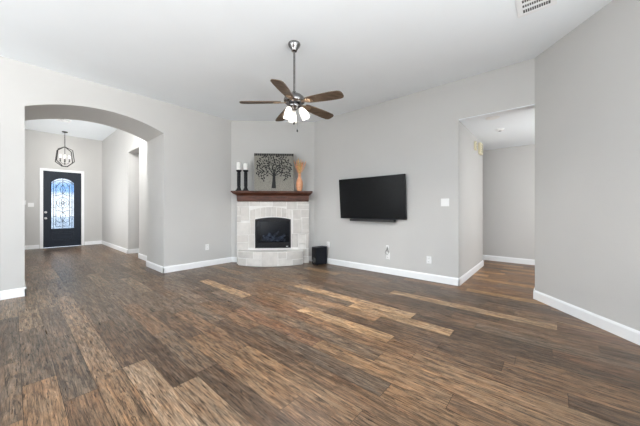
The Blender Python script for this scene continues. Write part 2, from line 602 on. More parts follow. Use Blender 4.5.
a = MB()
NY0 = -0.107                          # doorway at the far left
a.box(XB, XL, NY0, AY0, 0, HF + .05)                      # left pier
a.box(XB, XL, AY1, 3.08, 0, HF + .05)                     # right pier
n = 40
for i in range(n):                                         # header with the arched soffit
    y0, y1 = AY0 + (AY1 - AY0) * i / n, AY0 + (AY1 - AY0) * (i + 1) / n
    z0, z1 = arch_z(y0), arch_z(y1)
    T = HF + .05
    a.add([(XB, y0, z0), (XL, y0, z0), (XL, y1, z1), (XB, y1, z1), (XB, y0, T), (XL, y0, T), (XL, y1, T), (XB, y1, T)],
          [(0, 3, 2, 1), (4, 5, 6, 7), (1, 2, 6, 5), (3, 0, 4, 7)])
a.box(XL - .15, XL, -1.05, NY0, 2.25, HF + .05)           # over the side doorway
a.box(XL - .15, XL, YS, -1.05, 0, HF + .05)
struct(a.build('wall_left', M['wall']))
# dim closet beyond that doorway
a = MB()
a.box(-6.10, -6.0, -1.25, NY0, 0, 2.6)
a.box(-6.0, XL - .15, -1.25, -1.15, 0, 2.6)
a.box(-6.0, XL - .15, -1.15, NY0, 2.5, 2.6)
struct(a.build('wall_closet', M['dark_wall']))

a = MB()
T0 = -0.12
a.box(0, LEN, T0, 0, .93, H + .05, X=FX)
a.box(0, .58, T0, 0, 0, .93, X=FX)
a.box(1.25, LEN, T0, 0, 0, .93, X=FX)
a.box(.58, 1.25, T0, 0, 0, .34, X=FX)
struct(a.build('wall_fireplace', M['wall']))

HX = -1.03                            # left side of the hall opening
a = MB()
a.box(P1.x - .12, HX, YT, YT + .14, 0, H + .05)
a.box(HX - .14, HX, YT + .14, 6.19, 0, HH + .06)
a.box(-3.2, HX - .14, 6.05, 6.19, 0, HH + .06)
struct(a.build('wall_television', M['wall']))
a = MB()
a.box(HX, R0.x + .02, YT, YT + .14, HH + .012, H + .05)
struct(a.build('wall_header', M['wall']))
a = MB()
a.box(-3.2, 1.5, 6.95, 7.05, 0, HH + .06)
struct(a.build('wall_hall_end', M['wall']))
a = MB()
a.box(-3.3, -3.2, 6.05, 7.05, 0, HH + .06)
struct(a.build('wall_hall_left', M['wall']))
RN = Vector((RD.y, -RD.x, 0))         # points into the room
if RN.x > 0:
    RN = -RN
BK = -RN * 0.14
a = MB()
def rw(t, b=0.0):
    return (R0.x + RD.x * t + BK.x * b, R0.y + RD.y * t + BK.y * b)


RL = (R1 - R0).length
W0, W1 = 1.75, 3.65
a.prism([rw(0), rw(W0), rw(W0, 1), (R0.x + .12, R0.y + .15), (R0.x, R0.y + .15)], 0, H + .05)
a.prism([rw(W1), rw(RL), rw(RL, 1), rw(W1, 1)], 0, H + .05)
a.prism([rw(W0), rw(W1), rw(W1, 1), rw(W0, 1)], 0, .5)
a.prism([rw(W0), rw(W1), rw(W1, 1), rw(W0, 1)], 2.6, H + .05)
a.box(R0.x + .12, 1.62, YT + .02, YT + .15, 0, HH + .06)
a.box(1.5, 1.62, YT + .15, 7.05, 0, HH + .06)  # unseen hall widened to the right to hold its fill light
struct(a.build('wall_right', M['wall']))

# unseen walls behind and beside the camera; their windows are added for daylight
a = MB()
wx = [(-4.6, -2.9), (-2.45, -.75), (-.3, 1.4)]
xs = XL - .15
for (u, v) in wx:
    a.box(xs, u, YS - .14, YS, 0, H + .05)
    a.box(u, v, YS - .14, YS, 0, .35)
    a.box(u, v, YS - .14, YS, 2.6, H + .05)
    xs = v
a.box(xs, XE + .14, YS - .14, YS, 0, H + .05)
struct(a.build('wall_back', M['wall']))
a = MB()
a.box(XE, XE + .14, YS, -2.3, 0, H + .05)
a.box(XE, XE + .14, .8, R1.y + .05, 0, H + .05)
a.box(XE, XE + .14, -2.3, .8, 0, .45)
a.box(XE, XE + .14, -2.3, .8, 2.6, H + .05)
struct(a.build('wall_side', M['wall']))


def window(n, c, w, z0, z1, ang):
    X = Matrix.Translation(c) @ Matrix.Rotation(ang, 4, 'Z')
    f = MB()
    t = .05
    f.box(-w / 2, w / 2, -.04, .04, z0, z0 + t, X=X)
    f.box(-w / 2, w / 2, -.04, .04, z1 - t, z1, X=X)
    f.box(-w / 2, -w / 2 + t, -.04, .04, z0 + t, z1 - t, X=X)
    f.box(w / 2 - t, w / 2, -.04, .04, z0 + t, z1 - t, X=X)
    f.box(-w / 2 + t, w / 2 - t, -.03, .03, (z0 + z1) / 2 - .02, (z0 + z1) / 2 + .02, X=X)
    o = struct(f.build('window_%d' % n, M['trim']))
    g = MB()
    g.box(-w / 2 + t, w / 2 - t, -.004, .004, z0 + t, (z0 + z1) / 2 - .02, X=X)
    g.box(-w / 2 + t, w / 2 - t, -.004, .004, (z0 + z1) / 2 + .02, z1 - t, X=X)
    g.build('window_pane', M['pane'], o)


for i, (u, v) in enumerate(wx):
    window(i + 1, Vector(((u + v) / 2, YS - .07, 0)), v - u, .35, 2.6, 0)
wc = rw((W0 + W1) / 2, .5)
window(5, Vector((wc[0], wc[1], 0)), W1 - W0, .5, 2.6, atan2(RD.y, RD.x))  # invented opening out of frame, added to light left wall and ceiling
window(4, Vector((XE + .07, -.75, 0)), 3.1, .45, 2.6, pi / 2)

# foyer
FXD = -11.20
FY0, FY1 = -0.07, 1.93
DY0, DY1, DZ = 0.575, 1.415, 2.275
a = MB()
a.box(FXD - .14, FXD, -.2, DY0 - .01, 0, HF + .05)
a.box(FXD - .14, FXD, DY1 + .01, 3.3, 0, HF + .05)
a.box(FXD - .14, FXD, DY0 - .01, DY1 + .01, DZ + .01, HF + .05)
struct(a.build('wall_front', M['wall']))
a = MB()
a.box(FXD, XB, FY0 - .12, FY0, 0, HF + .05)
struct(a.build('wall_foyer_left', M['wall']))
OX0, OX1, OZ = -8.17, -7.27, 2.594
a = MB()
a.box(FXD, OX0, FY1, FY1 + .24, 0, HF + .05)
a.box(OX1, XB, FY1, FY1 + .24, 0, HF + .05)
a.box(OX0, OX1, FY1, FY1 + .24, OZ, HF + .05)
struct(a.build('wall_foyer_right', M['wall']))
a = MB()
a.box(-9.2, -6.2, 3.2, 3.3, 0, HF + .05)
a.box(-9.3, -9.2, FY1 + .24, 3.3, 0, HF + .05)
a.box(-6.2, XB - 0.0, FY1 + .24, 3.3, 0, HF + .05)
struct(a.build('wall_side_room', M['wall']))

# ------------------------------------------------------------------ baseboards
BH, BT = 0.112, 0.015


def bb(name, runs):
    m = MB()
    for (p, q) in runs:
        p, q = Vector(p + (0,)), Vector(q + (0,))
        d = (q - p)
        L = d.length
        d.normalize()
        nn = Vector((d.y, -d.x, 0))    # room lies to the right of p -> q
        X = Matrix(((d.x, nn.x, 0, p.x), (d.y, nn.y, 0, p.y), (0, 0, 1, 0), (0, 0, 0, 1)))
        prof = [(0, 0), (BT, 0), (BT, BH - .02), (BT * .45, BH), (0, BH)]
        V = [(0, t, z) for t, z in prof] + [(L, t, z) for t, z in prof]
        k = len(prof)
        m.add(V, [tuple(range(k)), tuple(range(k, 2 * k))[::-1]] + [(i, i + k, (i + 1) % k + k, (i + 1) % k) for i in range(k)], X=X)
    return struct(m.build(name, M['trim']))


e = BT
bb('baseboard_left', [((XL, AY1 - e), (XL, P0.y + .01)), ((XL, NY0), (XL, AY0 + e)), ((XL, YS), (XL, -1.05)),
                      ((XB - e, AY1), (XL + e, AY1)), ((XL + e, AY0), (XB - e, AY0)), ])
SW0, SW1 = 0.165, 1.672               # stone surround extent along the fireplace wall
q0 = P0 + EV * SW0
q1 = P0 + EV * SW1
bb('baseboard_fireplace', [((P0.x, P0.y), (q0.x, q0.y)), ((q1.x, q1.y), (P1.x, P1.y))])
bb('baseboard_television', [((P1.x, YT), (HX + e, YT)), ((HX, YT - e), (HX, 6.19 + e)), ((HX, 6.19), (-3.2, 6.19))])
bb('baseboard_hall', [((-3.2, 6.95), (1.5, 6.95)), ((1.5, 6.95), (1.5, YT + .15)), ((R0.x, YT + .15), (R0.x, YT - e))])
bb('baseboard_right', [((R0.x - .004, R0.y + .004), (R1.x, R1.y)), ((XE, R1.y), (XE, YS))])
bb('baseboard_back', [((XE, YS), (XL, YS))])
bb('baseboard_foyer', [((XB, FY0), (FXD, FY0)), ((FXD, FY0), (FXD, DY0 - .075)), ((FXD, DY1 + .075), (FXD, FY1)),
                       ((FXD, FY1), (OX0 + e, FY1)), ((OX1 - e, FY1), (XB, FY1)), ((OX0, FY1 - e), (OX0, FY1 + .24)), ((OX1, FY1 + .24), (OX1, FY1 - e)),
                       ((XB, FY1), (XB, AY1 - e)), ((XB, AY0 + e), (XB, FY0))])

# ------------------------------------------------------------------ front door
a = MB()
CW = .065
a.box(FXD, FXD + .02, DY0 - CW, DY0, 0, DZ + CW)
a.box(FXD, FXD + .02, DY1, DY1 + CW, 0, DZ + CW)
a.box(FXD, FXD + .02, DY0, DY1, DZ, DZ + CW)
a.box(FXD - .14, FXD, DY0 - .01, DY0 + .002, 0, DZ)
a.box(FXD - .14, FXD, DY1 - .002, DY1 + .01, 0, DZ)
a.box(FXD - .14, FXD, DY0 + .002, DY1 - .002, DZ, DZ + .01)
struct(a.build('trim_1', M['trim']))

GY0, GY1, GZ0, GZS, GZC = 0.735, 1.252, 0.555, 1.945, 2.085   # leaded light
gm = (GY0 + GY1) / 2
gh = (GY1 - GY0) / 2
gs = GZC - GZS
GR = (gh * gh + gs * gs) / (2 * gs)


def gz(y, inset=0.0):
    r = GR - inset
    return GZC - GR + sqrt(max(0, r * r - (y - gm) ** 2))


dx0, dx1 = FXD - .055, FXD - .01
a = MB()
D0, D1 = DY0 + .004, DY1 - .004
a.box(dx0, dx1, D0, GY0, .012, DZ - .004)
a.box(dx0, dx1, GY1, D1, .012, DZ - .004)
a.box(dx0, dx1, GY0, GY1, .012, GZ0)
n = 16
for i in range(n):
    y0, y1 = GY0 + (GY1 - GY0) * i / n, GY0 + (GY1 - GY0) * (i + 1) / n
    z0, z1 = gz(y0), gz(y1)
    T = DZ - .004
    a.add([(dx0, y0, z0), (dx1, y0, z0), (dx1, y1, z1), (dx0, y1, z1), (dx0, y0, T), (dx1, y0, T), (dx1, y1, T), (dx0, y1, T)],
          [(0, 3, 2, 1), (4, 5, 6, 7), (1, 2, 6, 5), (3, 0, 4, 7)])
door = struct(a.build('door_1', M['navy']))
a = MB()                                                   # raised moulding of the lower panel
py0, py1, pz0, pz1 = GY0 + .01, GY1 - .01, .205, .455
t = .028
a.box(dx1, dx1 + .012, py0, py1, pz0, pz0 + t)
a.box(dx1, dx1 + .012, py0, py1, pz1 - t, pz1)
a.box(dx1, dx1 + .012, py0, py0 + t, pz0 + t, pz1 - t)
a.box(dx1, dx1 + .012, py1 - t, py1, pz0 + t, pz1 - t)
a.box(dx1, dx1 + .008, py0 + .05, py1 - .05, pz0 + .05, pz1 - .05)
a.build('door_panel', M['navy'], door, bevel=.003)
a = MB()                                                   # moulding round the glass
pts = [(dx1, GY0, GZ0), (dx1, GY0, GZS)] + [(dx1, GY0 + (GY1 - GY0) * i / 14, gz(GY0 + (GY1 - GY0) * i / 14)) for i in range(1, 14)] + [(dx1, GY1, GZS), (dx1, GY1, GZ0)]
a.tube(pts, .012, seg=6, closed=True)
a.build('glass_moulding', M['navy'], door)
gx = (dx0 + dx1) / 2
a = MB()
gp = [(GY0, GZ0)] + [(GY1, GZ0)] + [(GY0 + (GY1 - GY0) * i / 14, gz(GY0 + (GY1 - GY0) * i / 14)) for i in range(14, -1, -1)]
k = len(gp)
a.add([(gx - .003, y, z) for y, z in gp] + [(gx + .003, y, z) for y, z in gp],
      [tuple(range(k))[::-1], tuple(range(k, 2 * k))] + [(i, (i + 1) % k, (i + 1) % k + k, i + k) for i in range(k)])
gl = a.build('door_glass', M['door_glass'], door)
gl['label'] = 'leaded glass light with arched top'
a = MB()                                                   # lead lines
cx = gx + .006


def ln(pts, r=.0066, closed=False):
    a.tube([(cx, gm + y, z) for y, z in pts], r, seg=5, closed=closed)


def ell(cy, cz, ry, rz, n=20, r=.0066):
    ln([(cy + ry * cos(2 * pi * i / n), cz + rz * sin(2 * pi * i / n)) for i in range(n)], r, True)


for s in (-1, 1):
    ln([(s * .205, GZ0), (s * .205, gz(gm + .205) - .0)])
    ln([(s * .15, GZ0 + .07), (s * .15, 1.90)])
    ln([(s * .205, GZ0 + .14), (s * .15, GZ0 + .14)])
    ln([(s * .205, .93), (s * .15, .93)])
    ln([(s * .205, 1.20), (s * .15, 1.20)])
    ln([(s * .205, 1.55), (s * .15, 1.55)])
    ln([(s * .15, 1.80), (s * .08, 1.93), (0, 1.98)])
    ln([(0, 1.62), (s * .06, 1.70), (s * .045, 1.80), (0, 1.88)])
    ln([(0, 1.05), (s * .06, .96), (s * .045, .86), (0, .78)])
    ln([(s * .15, 1.55), (s * .09, 1.56), (0, 1.62)])
    ln([(s * .15, 1.10), (s * .09, 1.10), (0, 1.05)])
    ln([(s * .15, .80), (s * .07, .74), (0, .78)])
    for j in range(3):
        an = radians(30 + 60 * j)
        ell(s * .045 * cos(an) * 1.2, 1.335 + .075 * sin(an) * (1 if s > 0 else -1), .035, .055, 10, .0045)
ln([(0, GZ0), (0, 1.20)])
ln([(0, 1.47), (0, GZC)])
ln([(-.15, GZ0 + .07), (.15, GZ0 + .07)])
ell(0, 1.335, .135, .16)
ell(0, 1.335, .035, .045, 12)
ln([(-gh, GZS - .06)] + [(u * gh / 6, gz(gm + u * gh / 6) - .06) for u in range(-5, 6)] + [(gh, GZS - .06)])
a.build('lead_came', M['dark_metal'], door)
for z, nm in ((1.05, 'deadbolt'), (.875, 'door_handle')):
    a = MB()
    X = Matrix.Translation((dx1, .627, z)) @ Matrix.Rotation(pi / 2, 4, 'Y')
    a.lathe([(.03, 0), (.032, .008), (.022, .014), (.012, .02), (.012, .03)], X=X)
    if nm == 'door_handle':
        a.lathe([(.012, .03), (.026, .036), (.031, .05), (.026, .064), (.008, .07)], X=X)
    a.build(nm, M['badge'], door)

# outdoors beyond the front door
a = MB()
a.box(-30, FXD - .14, -12, 14, -.2, -.06)
struct(a.build('ground_lawn', M['grass']))
a = MB()
a.box(-60, FXD - .14, -8, 14, -.06, -.01)
struct(a.build('ground_porch', M['concrete']))


def bush(name, c, r, n, label, seed):
    rg = random.Random(seed)
    m = MB()
    for i in range(n):
        u, v = rg.uniform(0, 2 * pi), rg.uniform(-.2, 1)
        w = sqrt(max(0, 1 - v * v)) * rg.uniform(.6, 1)
        p = Vector((r * w * cos(u), r * w * sin(u), r * (v + .25) * rg.uniform(.7, 1.0)))
        s_ = .05 * rg.uniform(.7, 1.5)
        d1 = Vector((rg.uniform(-1, 1), rg.uniform(-1, 1), rg.uniform(-1, 1))).normalized() * s_
        d2 = Vector((rg.uniform(-1, 1), rg.uniform(-1, 1), rg.uniform(-1, 1))).normalized() * s_ * .6
        m.add([p - d1, p + d2, p + d1, p - d2], [(0, 1, 2, 3)])
    o = thing(name, label, 'shrub', c)
    m.build('foliage', M['leaf'], o)
    t_ = MB()
    t_.lathe([(.03, -.0), (.02, r * .6)], seg=8)
    t_.build('stem', M['dark_metal'], o)


bush('garden_shrub', (-16.5, 3.05, -.06), .95, 1500, 'dark green shrub outside seen through the front door glass', 3)

# ------------------------------------------------------------------ fireplace
fp = thing('fireplace', 'pale stone corner fireplace with curved raised hearth and black arched firebox', 'fireplace', P0, (0, 0, FROT))


# children are built in the fireplace frame: x = s along wall, y = -t (out of the wall is -y)
def stone_block(m, s0, s1, z0, z1, tf, d=.014, mt=None, top=None, g=.006):
    """block on surface t = tf(s); front pushed out by d"""
    s0 += g
    s1 -= g
    z0 += g
    z1 -= g
    n = max(1, int((s1 - s0) / .06)) if top is None else 6
    V, Fc = [], []
    for i in range(n + 1):
        s_ = s0 + (s1 - s0) * i / n
        zt = z1 if top is None else top(s_)
        zb = z0
        jt = rgs.uniform(-.002, .002)
        V += [(s_, -(tf(s_) - .004), zb), (s_, -(tf(s_) + d + jt), zb), (s_, -(tf(s_) + d + jt), zt), (s_, -(tf(s_) - .004), zt)]
    for i in range(n):
        a_ = 4 * i
        for j in range(4):
            Fc.append((a_ + j, a_ + (j + 1) % 4, a_ + 4 + (j + 1) % 4, a_ + 4 + j))
    Fc.append((0, 3, 2, 1))
    Fc.append((4 * n, 4 * n + 1, 4 * n + 2, 4 * n + 3))
    m.add(V, Fc, mt or rgs.choice([M['stone'], M['stone'], M['stone_b'], M['stone_c']]))


rgs = random.Random(5)
TS = 0.19
FS0, FS1, FZ0, FZS, FZC = 0.545, 1.288, 0.325, 0.925, 0.968
fm = (FS0 + FS1) / 2


def fz(s_, extra=0.0):
    u = (s_ - fm) / ((FS1 - FS0) / 2)
    return FZS + (FZC - FZS) * (1 - u * u) + extra


a = MB()                                                   # mortar body with firebox opening
mg = M['grout']
a.box(SW0, FS0 + .02, -TS, -.002, 0, 1.305, mg)
a.box(FS1 - .02, SW1, -TS, -.002, 0, 1.305, mg)
a.box(FS0 + .02, FS1 - .02, -TS, -.002, 0, FZ0 + .01, mg)
a.box(FS0 + .02, FS1 - .02, -TS, -.002, FZS - .005, 1.305, mg)
flat = lambda s_: TS
L = [
    # left side columns
    (SW0, .25, 1.0, 1.19), (SW0, .42, 1.19, 1.303), (.25, .42, .90, 1.19), (SW0, .25, .86, 1.0), (SW0, .44, .60, .86), (SW0, .40, .44, .60), (.40, .53, .33, .60),
    (SW0, .40, .29, .44), (.44, .53, .60, .93), (SW0, .25, .70, .72),
    # right side
    (1.33, 1.50, .93, 1.13), (1.50, SW1, .96, 1.13), (1.33, 1.52, .62, .93), (1.52, SW1, .70, .96), (1.30, 1.44, .33, .62), (1.44, 1.60, .42, .62), (1.52, SW1, .62, .70), (1.60, SW1, .30, .62),
    (1.44, 1.60, .29, .42),
    # top band
    (.42, .66, 1.20, 1.303), (.66, .90, 1.20, 1.303), (.90, 1.20, 1.19, 1.303), (1.20, 1.42, 1.13, 1.303), (1.42, SW1, 1.23, 1.303), (1.42, SW1, 1.13, 1.23),
    # lower flanks hidden partly by the hearth
    (SW0, .23, 0, .29), (1.54, SW1, 0, .14), (1.54, SW1, .14, .30),
]
L = [r for r in L if r[3] - r[2] > .03]
for r in L:
    stone_block(a, *r, flat)
nv = 8                                                     # arch of upright stones over the firebox
for i in range(nv):
    s0 = .44 + (1.31 - .44) * i / nv
    s1 = .44 + (1.31 - .44) * (i + 1) / nv
    z0 = max(fz(s0), fz(s1)) + .012 if FS0 < (s0 + s1) / 2 < FS1 else .93
    ztop = lambda q: 1.085 + .10 * (1 - ((q - .875) / .5) ** 2)
    stone_block(a, s0, s1, z0, 1.1, flat, top=lambda q: min(ztop(q), 1.19))
sur = a.build('stone_surround', None, fp, bevel=.004)

HS0, HS1, HT0, HTC, HZ = 0.225, 1.545, 0.325, 0.525, 0.288
hm = (HS0 + HS1) / 2
hh = (HS1 - HS0) / 2
hg = HTC - HT0
HR = (hh * hh + hg * hg) / (2 * hg)


def ht(s_):
    return HTC - HR + sqrt(HR * HR - (s_ - hm) ** 2)


a = MB()
poly = [(HS0, -TS)] + [(HS0 + (HS1 - HS0) * i / 24, -ht(HS0 + (HS1 - HS0) * i / 24)) for i in range(25)] + [(HS1, -TS)]
a.prism(poly, 0, HZ, mg)
for r in [(HS0, .41, 0, .15), (.41, .72, 0, .15), (HS0, .56, .15, HZ), (.56, .72, .15, HZ), (.72, 1.05, 0, HZ), (1.05, 1.22, .15, HZ), (1.22, HS1, .12, HZ),
          (1.05, 1.33, 0, .15), (1.33, HS1, 0, .12)]:
    stone_block(a, *r, ht, d=.012)
a.build('hearth', None, fp, bevel=.004)

# mantel: coved profile swept round three sides
a = MB()
prof = [(1.3, 0.03), (1.3108, 0.038), (1.3309, 0.04), (1.4209, 0.044), (1.429, 0.052), (1.4371, 0.064), (1.4478, 0.086), (1.4586, 0.106), (1.4666, 0.12), (1.4801, 0.126), (1.4827, 0.142), (1.5123, 0.142), (1.515, 0.138)]
rings = []
for z, o_ in prof:
    rings.append([(SW0 + .012 - o_ * .95 + .035, 0, z), (SW0 + .012 - o_ * .95 + .035, -(TS + o_), z), (SW1 - .01 + o_ * .75 - .025, -(TS + o_), z), (SW1 - .01 + o_ * .75 - .025, 0, z)])
V = [v for r in rings for v in r]
Fc = []
for j in range(len(rings) - 1):
    for i in range(4):
        b0, b1 = 4 * j + i, 4 * j + (i + 1) % 4
        Fc.append((b0, b0 + 4, b1 + 4, b1))
Fc.append((0, 1, 2, 3))
Fc.append(tuple(4 * (len(rings) - 1) + i for i in (3, 2, 1, 0)))
a.add(V, Fc)
man = a.build('mantel', M['mantel'], fp)
man['label'] = 'dark reddish brown wooden mantel shelf'
a = MB()
a.box(.62, 1.22, -(TS + .050), -(TS + .041), 1.365, 1.40)
a.build('mantel_moulding', M['mantel'], man, bevel=.003)  # thin raised strip across the middle of the mantel front

# black firebox insert with arched face
fb = MB()
ins = MB()
yb = .20
# interior box (open to the room)
ins.box(FS0 + .03, FS1 - .03, yb - .02, yb, FZ0 + .02, FZS, M['firebrick'])
ins.box(FS0 + .03, FS0 + .05, -TS + .01, yb - .02, FZ0 + .02, FZS, M['firebrick'])
ins.box(FS1 - .05, FS1 - .03, -TS + .01, yb - .02, FZ0 + .02, FZS, M['firebrick'])
ins.box(FS0 + .05, FS1 - .05, -TS + .01, yb - .02, FZ0 + .08, FZ0 + .10, M['firebrick'])
ins.box(FS0 + .05, FS1 - .05, -TS + .01, yb - .02, FZS - .025, FZS - .005, M['firebrick'])
box = ins.build('firebox', None, fp)
fr = MB()
yf0, yf1 = -TS - .022, -TS - .002
t = .038
fr.box(FS0, FS0 + t, yf0, yf1, FZ0, FZS)
fr.box(FS1 - t, FS1, yf0, yf1, FZ0, FZS)
fr.box(FS0 + t, FS1 - t, yf0, yf1, FZ0, FZ0 + .115)
n = 16
for i in range(n):
    s0, s1 = FS0 + (FS1 - FS0) * i / n, FS0 + (FS1 - FS0) * (i + 1) / n
    zb0 = FZS - .045
    fr.add([(s0, yf0, zb0), (s1, yf0, zb0), (s1, yf1, zb0), (s0, yf1, zb0), (s0, yf0, fz(s0)), (s1, yf0, fz(s1)), (s1, yf1, fz(s1)), (s0, yf1, fz(s0))],
           [(0, 3, 2, 1), (4, 5, 6, 7), (0, 1, 5, 4), (2, 3, 7, 6)])
for i in range(3):
    z = FZ0 + .025 + i * .028
    fr.box(FS0 + t + .02, FS1 - t - .02, yf0 - .006, yf0, z, z + .012)
fr.build('firebox_frame', M['black'], fp, bevel=.002)
g = MB()
g.box(FS0 + t, FS1 - t, -TS - .010, -TS - .006, FZ0 + .115, FZS - .045)
g.build('firebox_glass', M['fire_glass'], fp)
b_ = MB()
b_.box(FS1 - .10, FS1 - .055, yf0 - .009, yf0 - .0065, FZ0 + .030, FZ0 + .042)
b_.build('badge', M['badge'], fp)
rgl = random.Random(2)
for (s0, z0, s1, z1, y, r) in [(.66, .475, 1.16, .475, -.06, .032), (.70, .47, 1.12, .50, .03, .036), (.68, .46, .86, .60, -.09, .025), (.98, .46, .80, .61, -.03, .024),
                               (.98, .50, 1.16, .58, -.07, .024), (.92, .56, 1.02, .66, -.02, .022), (1.05, .47, 1.14, .60, -.10, .02), (.76, .47, .70, .58, -.10, .02)]:
    lg = MB()
    n = 7
    pts = []
    rr = []
    for i in range(n):
        q = i / (n - 1)
        pts.append((s0 + (s1 - s0) * q, y + rgl.uniform(-.008, .008), z0 + (z1 - z0) * q + rgl.uniform(-.008, .008)))
        rr.append(r * rgl.uniform(.8, 1.15))
    lg.tube(pts, rr, seg=8)
    lg.build('log', M['log'], box)
gr = MB()
for i in range(9):
    s_ = .68 + i * .06
    gr.tube([(s_, -.13, .45), (s_, -.12, .432), (s_, .08, .432), (s_, .10, .45)], .006, seg=6)
gr.tube([(.66, -.08, .428), (1.20, -.08, .428)], .006, seg=6)
gr.tube([(.66, .05, .428), (1.20, .05, .428)], .006, seg=6)
gr.build('grate', M['black'], box)

# frame helper for things on the mantel
def fpw(s_, t_, z_):
    v = P0 + EV * s_ + NV * t_
    return Vector((v.x, v.y, z_))


ZM = 1.518
# ------------------------------------------------------------------ tree artwork
art = thing('tree_wall_art', 'square weathered grey panel with dark leafy tree, standing on mantel', 'wall art', fpw(.945, .262, ZM), (0, 0, FROT))
AW, AH = .405, .775
art_tilt = 0.0
a = MB()
a.box(-AW, AW, -.02, .02, 0, AH)
a.build('panel', M['canvas'], art, bevel=.003)
a = MB()
for x in range(22):
    u = -AW + .018 + x * (2 * AW - .036) / 21
    a.box(u - .017, u + .013, -.0235, -.0202, AH - .055 + .004 * (x % 3), AH - .004)
a.build('top_border', M['motif'], art)
ra_ = random.Random(9)
tr = MB()
y_ = -.0216


def strip(p, q, w0, w1):
    d = Vector((q[0] - p[0], q[1] - p[1]))
    n_ = Vector((-d.y, d.x)).normalized()
    for yy in (0,):
        P = [(p[0] + n_.x * w0, p[1] + n_.y * w0), (q[0] + n_.x * w1, q[1] + n_.y * w1), (q[0] - n_.x * w1, q[1] - n_.y * w1), (p[0] - n_.x * w0, p[1] - n_.y * w0)]
        tr.add([(x, y_ - .002, z) for x, z in P] + [(x, y_ + .0014, z) for x, z in P],
               [(0, 1, 2, 3), (7, 6, 5, 4), (0, 4, 5, 1), (1, 5, 6, 2), (2, 6, 7, 3), (3, 7, 4, 0)])


tips = []


def branch(p, ang, ln_, w, d):
    q = (p[0] + ln_ * sin(ang), p[1] + ln_ * cos(ang))
    if abs(q[0]) > .34 or q[1] > .70:
        return
    strip(p, q, w, w * .6)
    tips.append((q, ang))
    if d == 0:
        return
    for s_ in (-1, 1):
        branch(q, ang + s_ * ra_.uniform(.28, .55), ln_ * ra_.uniform(.7, .88), w * .62, d - 1)


strip((-.005, .055), (0, .20), .046, .032)
strip((0, .20), (.0, .34), .032, .026)
for an, l_, w in ((-1.0, .15, .009), (-.6, .16, .012), (-.15, .15, .012), (.3, .17, .013), (.72, .16, .012), (1.05, .15, .009)):
    branch((0, .30 + .04 * (1 - abs(an))), an, l_, w, 2)


def leaf(cx_, cz_, an, s_=1.0):
    P = [(-.021, 0), (-.008, .0095), (.012, .008), (.023, 0), (.012, -.008), (-.008, -.0095)]
    P = [(cx_ + s_ * (x * cos(an) - z * sin(an)), cz_ + s_ * (x * sin(an) + z * cos(an))) for x, z in P]
    k_ = len(P)
    tr.add([(x, y_ - .002, z) for x, z in P] + [(x, y_ + .0014, z) for x, z in P],
           [tuple(range(k_)), tuple(range(k_, 2 * k_))[::-1]] + [(i, i + k_, (i + 1) % k_ + k_, (i + 1) % k_) for i in range(k_)])


cnt = 0
used = []
while cnt < 118:
    u, v = ra_.uniform(-.355, .355), ra_.uniform(.20, .72)
    e_ = (u / .37) ** 2 + ((v - .46) / .29) ** 2
    if e_ > 1.08 or (abs(u) < .13 and v < .40) or (abs(u) < .20 and v < .30):
        continue
    if any((u - a_) ** 2 + (v - b_) ** 2 < .037 ** 2 for a_, b_ in used):
        continue
    used.append((u, v))
    leaf(u, v, ra_.uniform(0, pi), ra_.uniform(1.05, 1.5))
    cnt += 1
tr.build('tree_motif', M['motif'], art)

# ------------------------------------------------------------------ candle holders and candles


def holder(s_, hgt, label):
    o = thing('candle_holder', label, 'candle holder', fpw(s_, .25, ZM), (0, 0, FROT), 'black candle holders on the mantel')
    m = MB()
    m.box(-.056, .056, -.056, .056, 0, .018)
    m.lathe([(.048, .018), (.050, .03), (.042, .045), (.034, .065)], seg=20)
    m.build('base', M['black'], o, bevel=.003)
    m = MB()
    m.lathe([(.034, .065), (.030, .09), (.030, .12), (.028, .25), (.030, hgt - .09), (.029, hgt - .06), (.034, hgt - .045)], seg=20)
    for k_ in range(6):
        an = k_ * pi / 3
        m.tube([(.031 * cos(an), .031 * sin(an), .09), (.031 * cos(an), .031 * sin(an), hgt - .06)], .006, seg=6)
    m.build('column', M['black'], o)
    m = MB()
    m.lathe([(.034, hgt - .045), (.048, hgt - .03), (.055, hgt - .022), (.055, hgt - .002), (.050, hgt)], seg=20)
    m.build('cup', M['black'], o)
    return o


HG = .430
holder(.222, HG, 'black column candle holder on mantel, left one of the pair')
holder(.362, HG, 'black column candle holder on mantel, beside the tree panel')
for s_, h_, lab in ((.222, .155, 'taller white pillar candle on the left black holder'), (.362, .135, 'shorter white pillar candle on the right black holder')):
    o = thing('pillar_candle', lab, 'candle', fpw(s_, .25, ZM + HG + .001), (0, 0, 0), 'white candles on the mantel')
    m = MB()
    m.lathe([(.044, 0), (.045, .01), (.045, h_ - .006), (.041, h_), (.034, h_ - .004), (.010, h_ - .006)], seg=24)
    m.build('wax', M['candle'], o)
    m = MB()
    m.tube([(0, 0, h_ - .008), (.001, 0, h_ + .004), (.003, 0, h_ + .010)], .0015, seg=5)
    m.build('wick', M['black'], o)

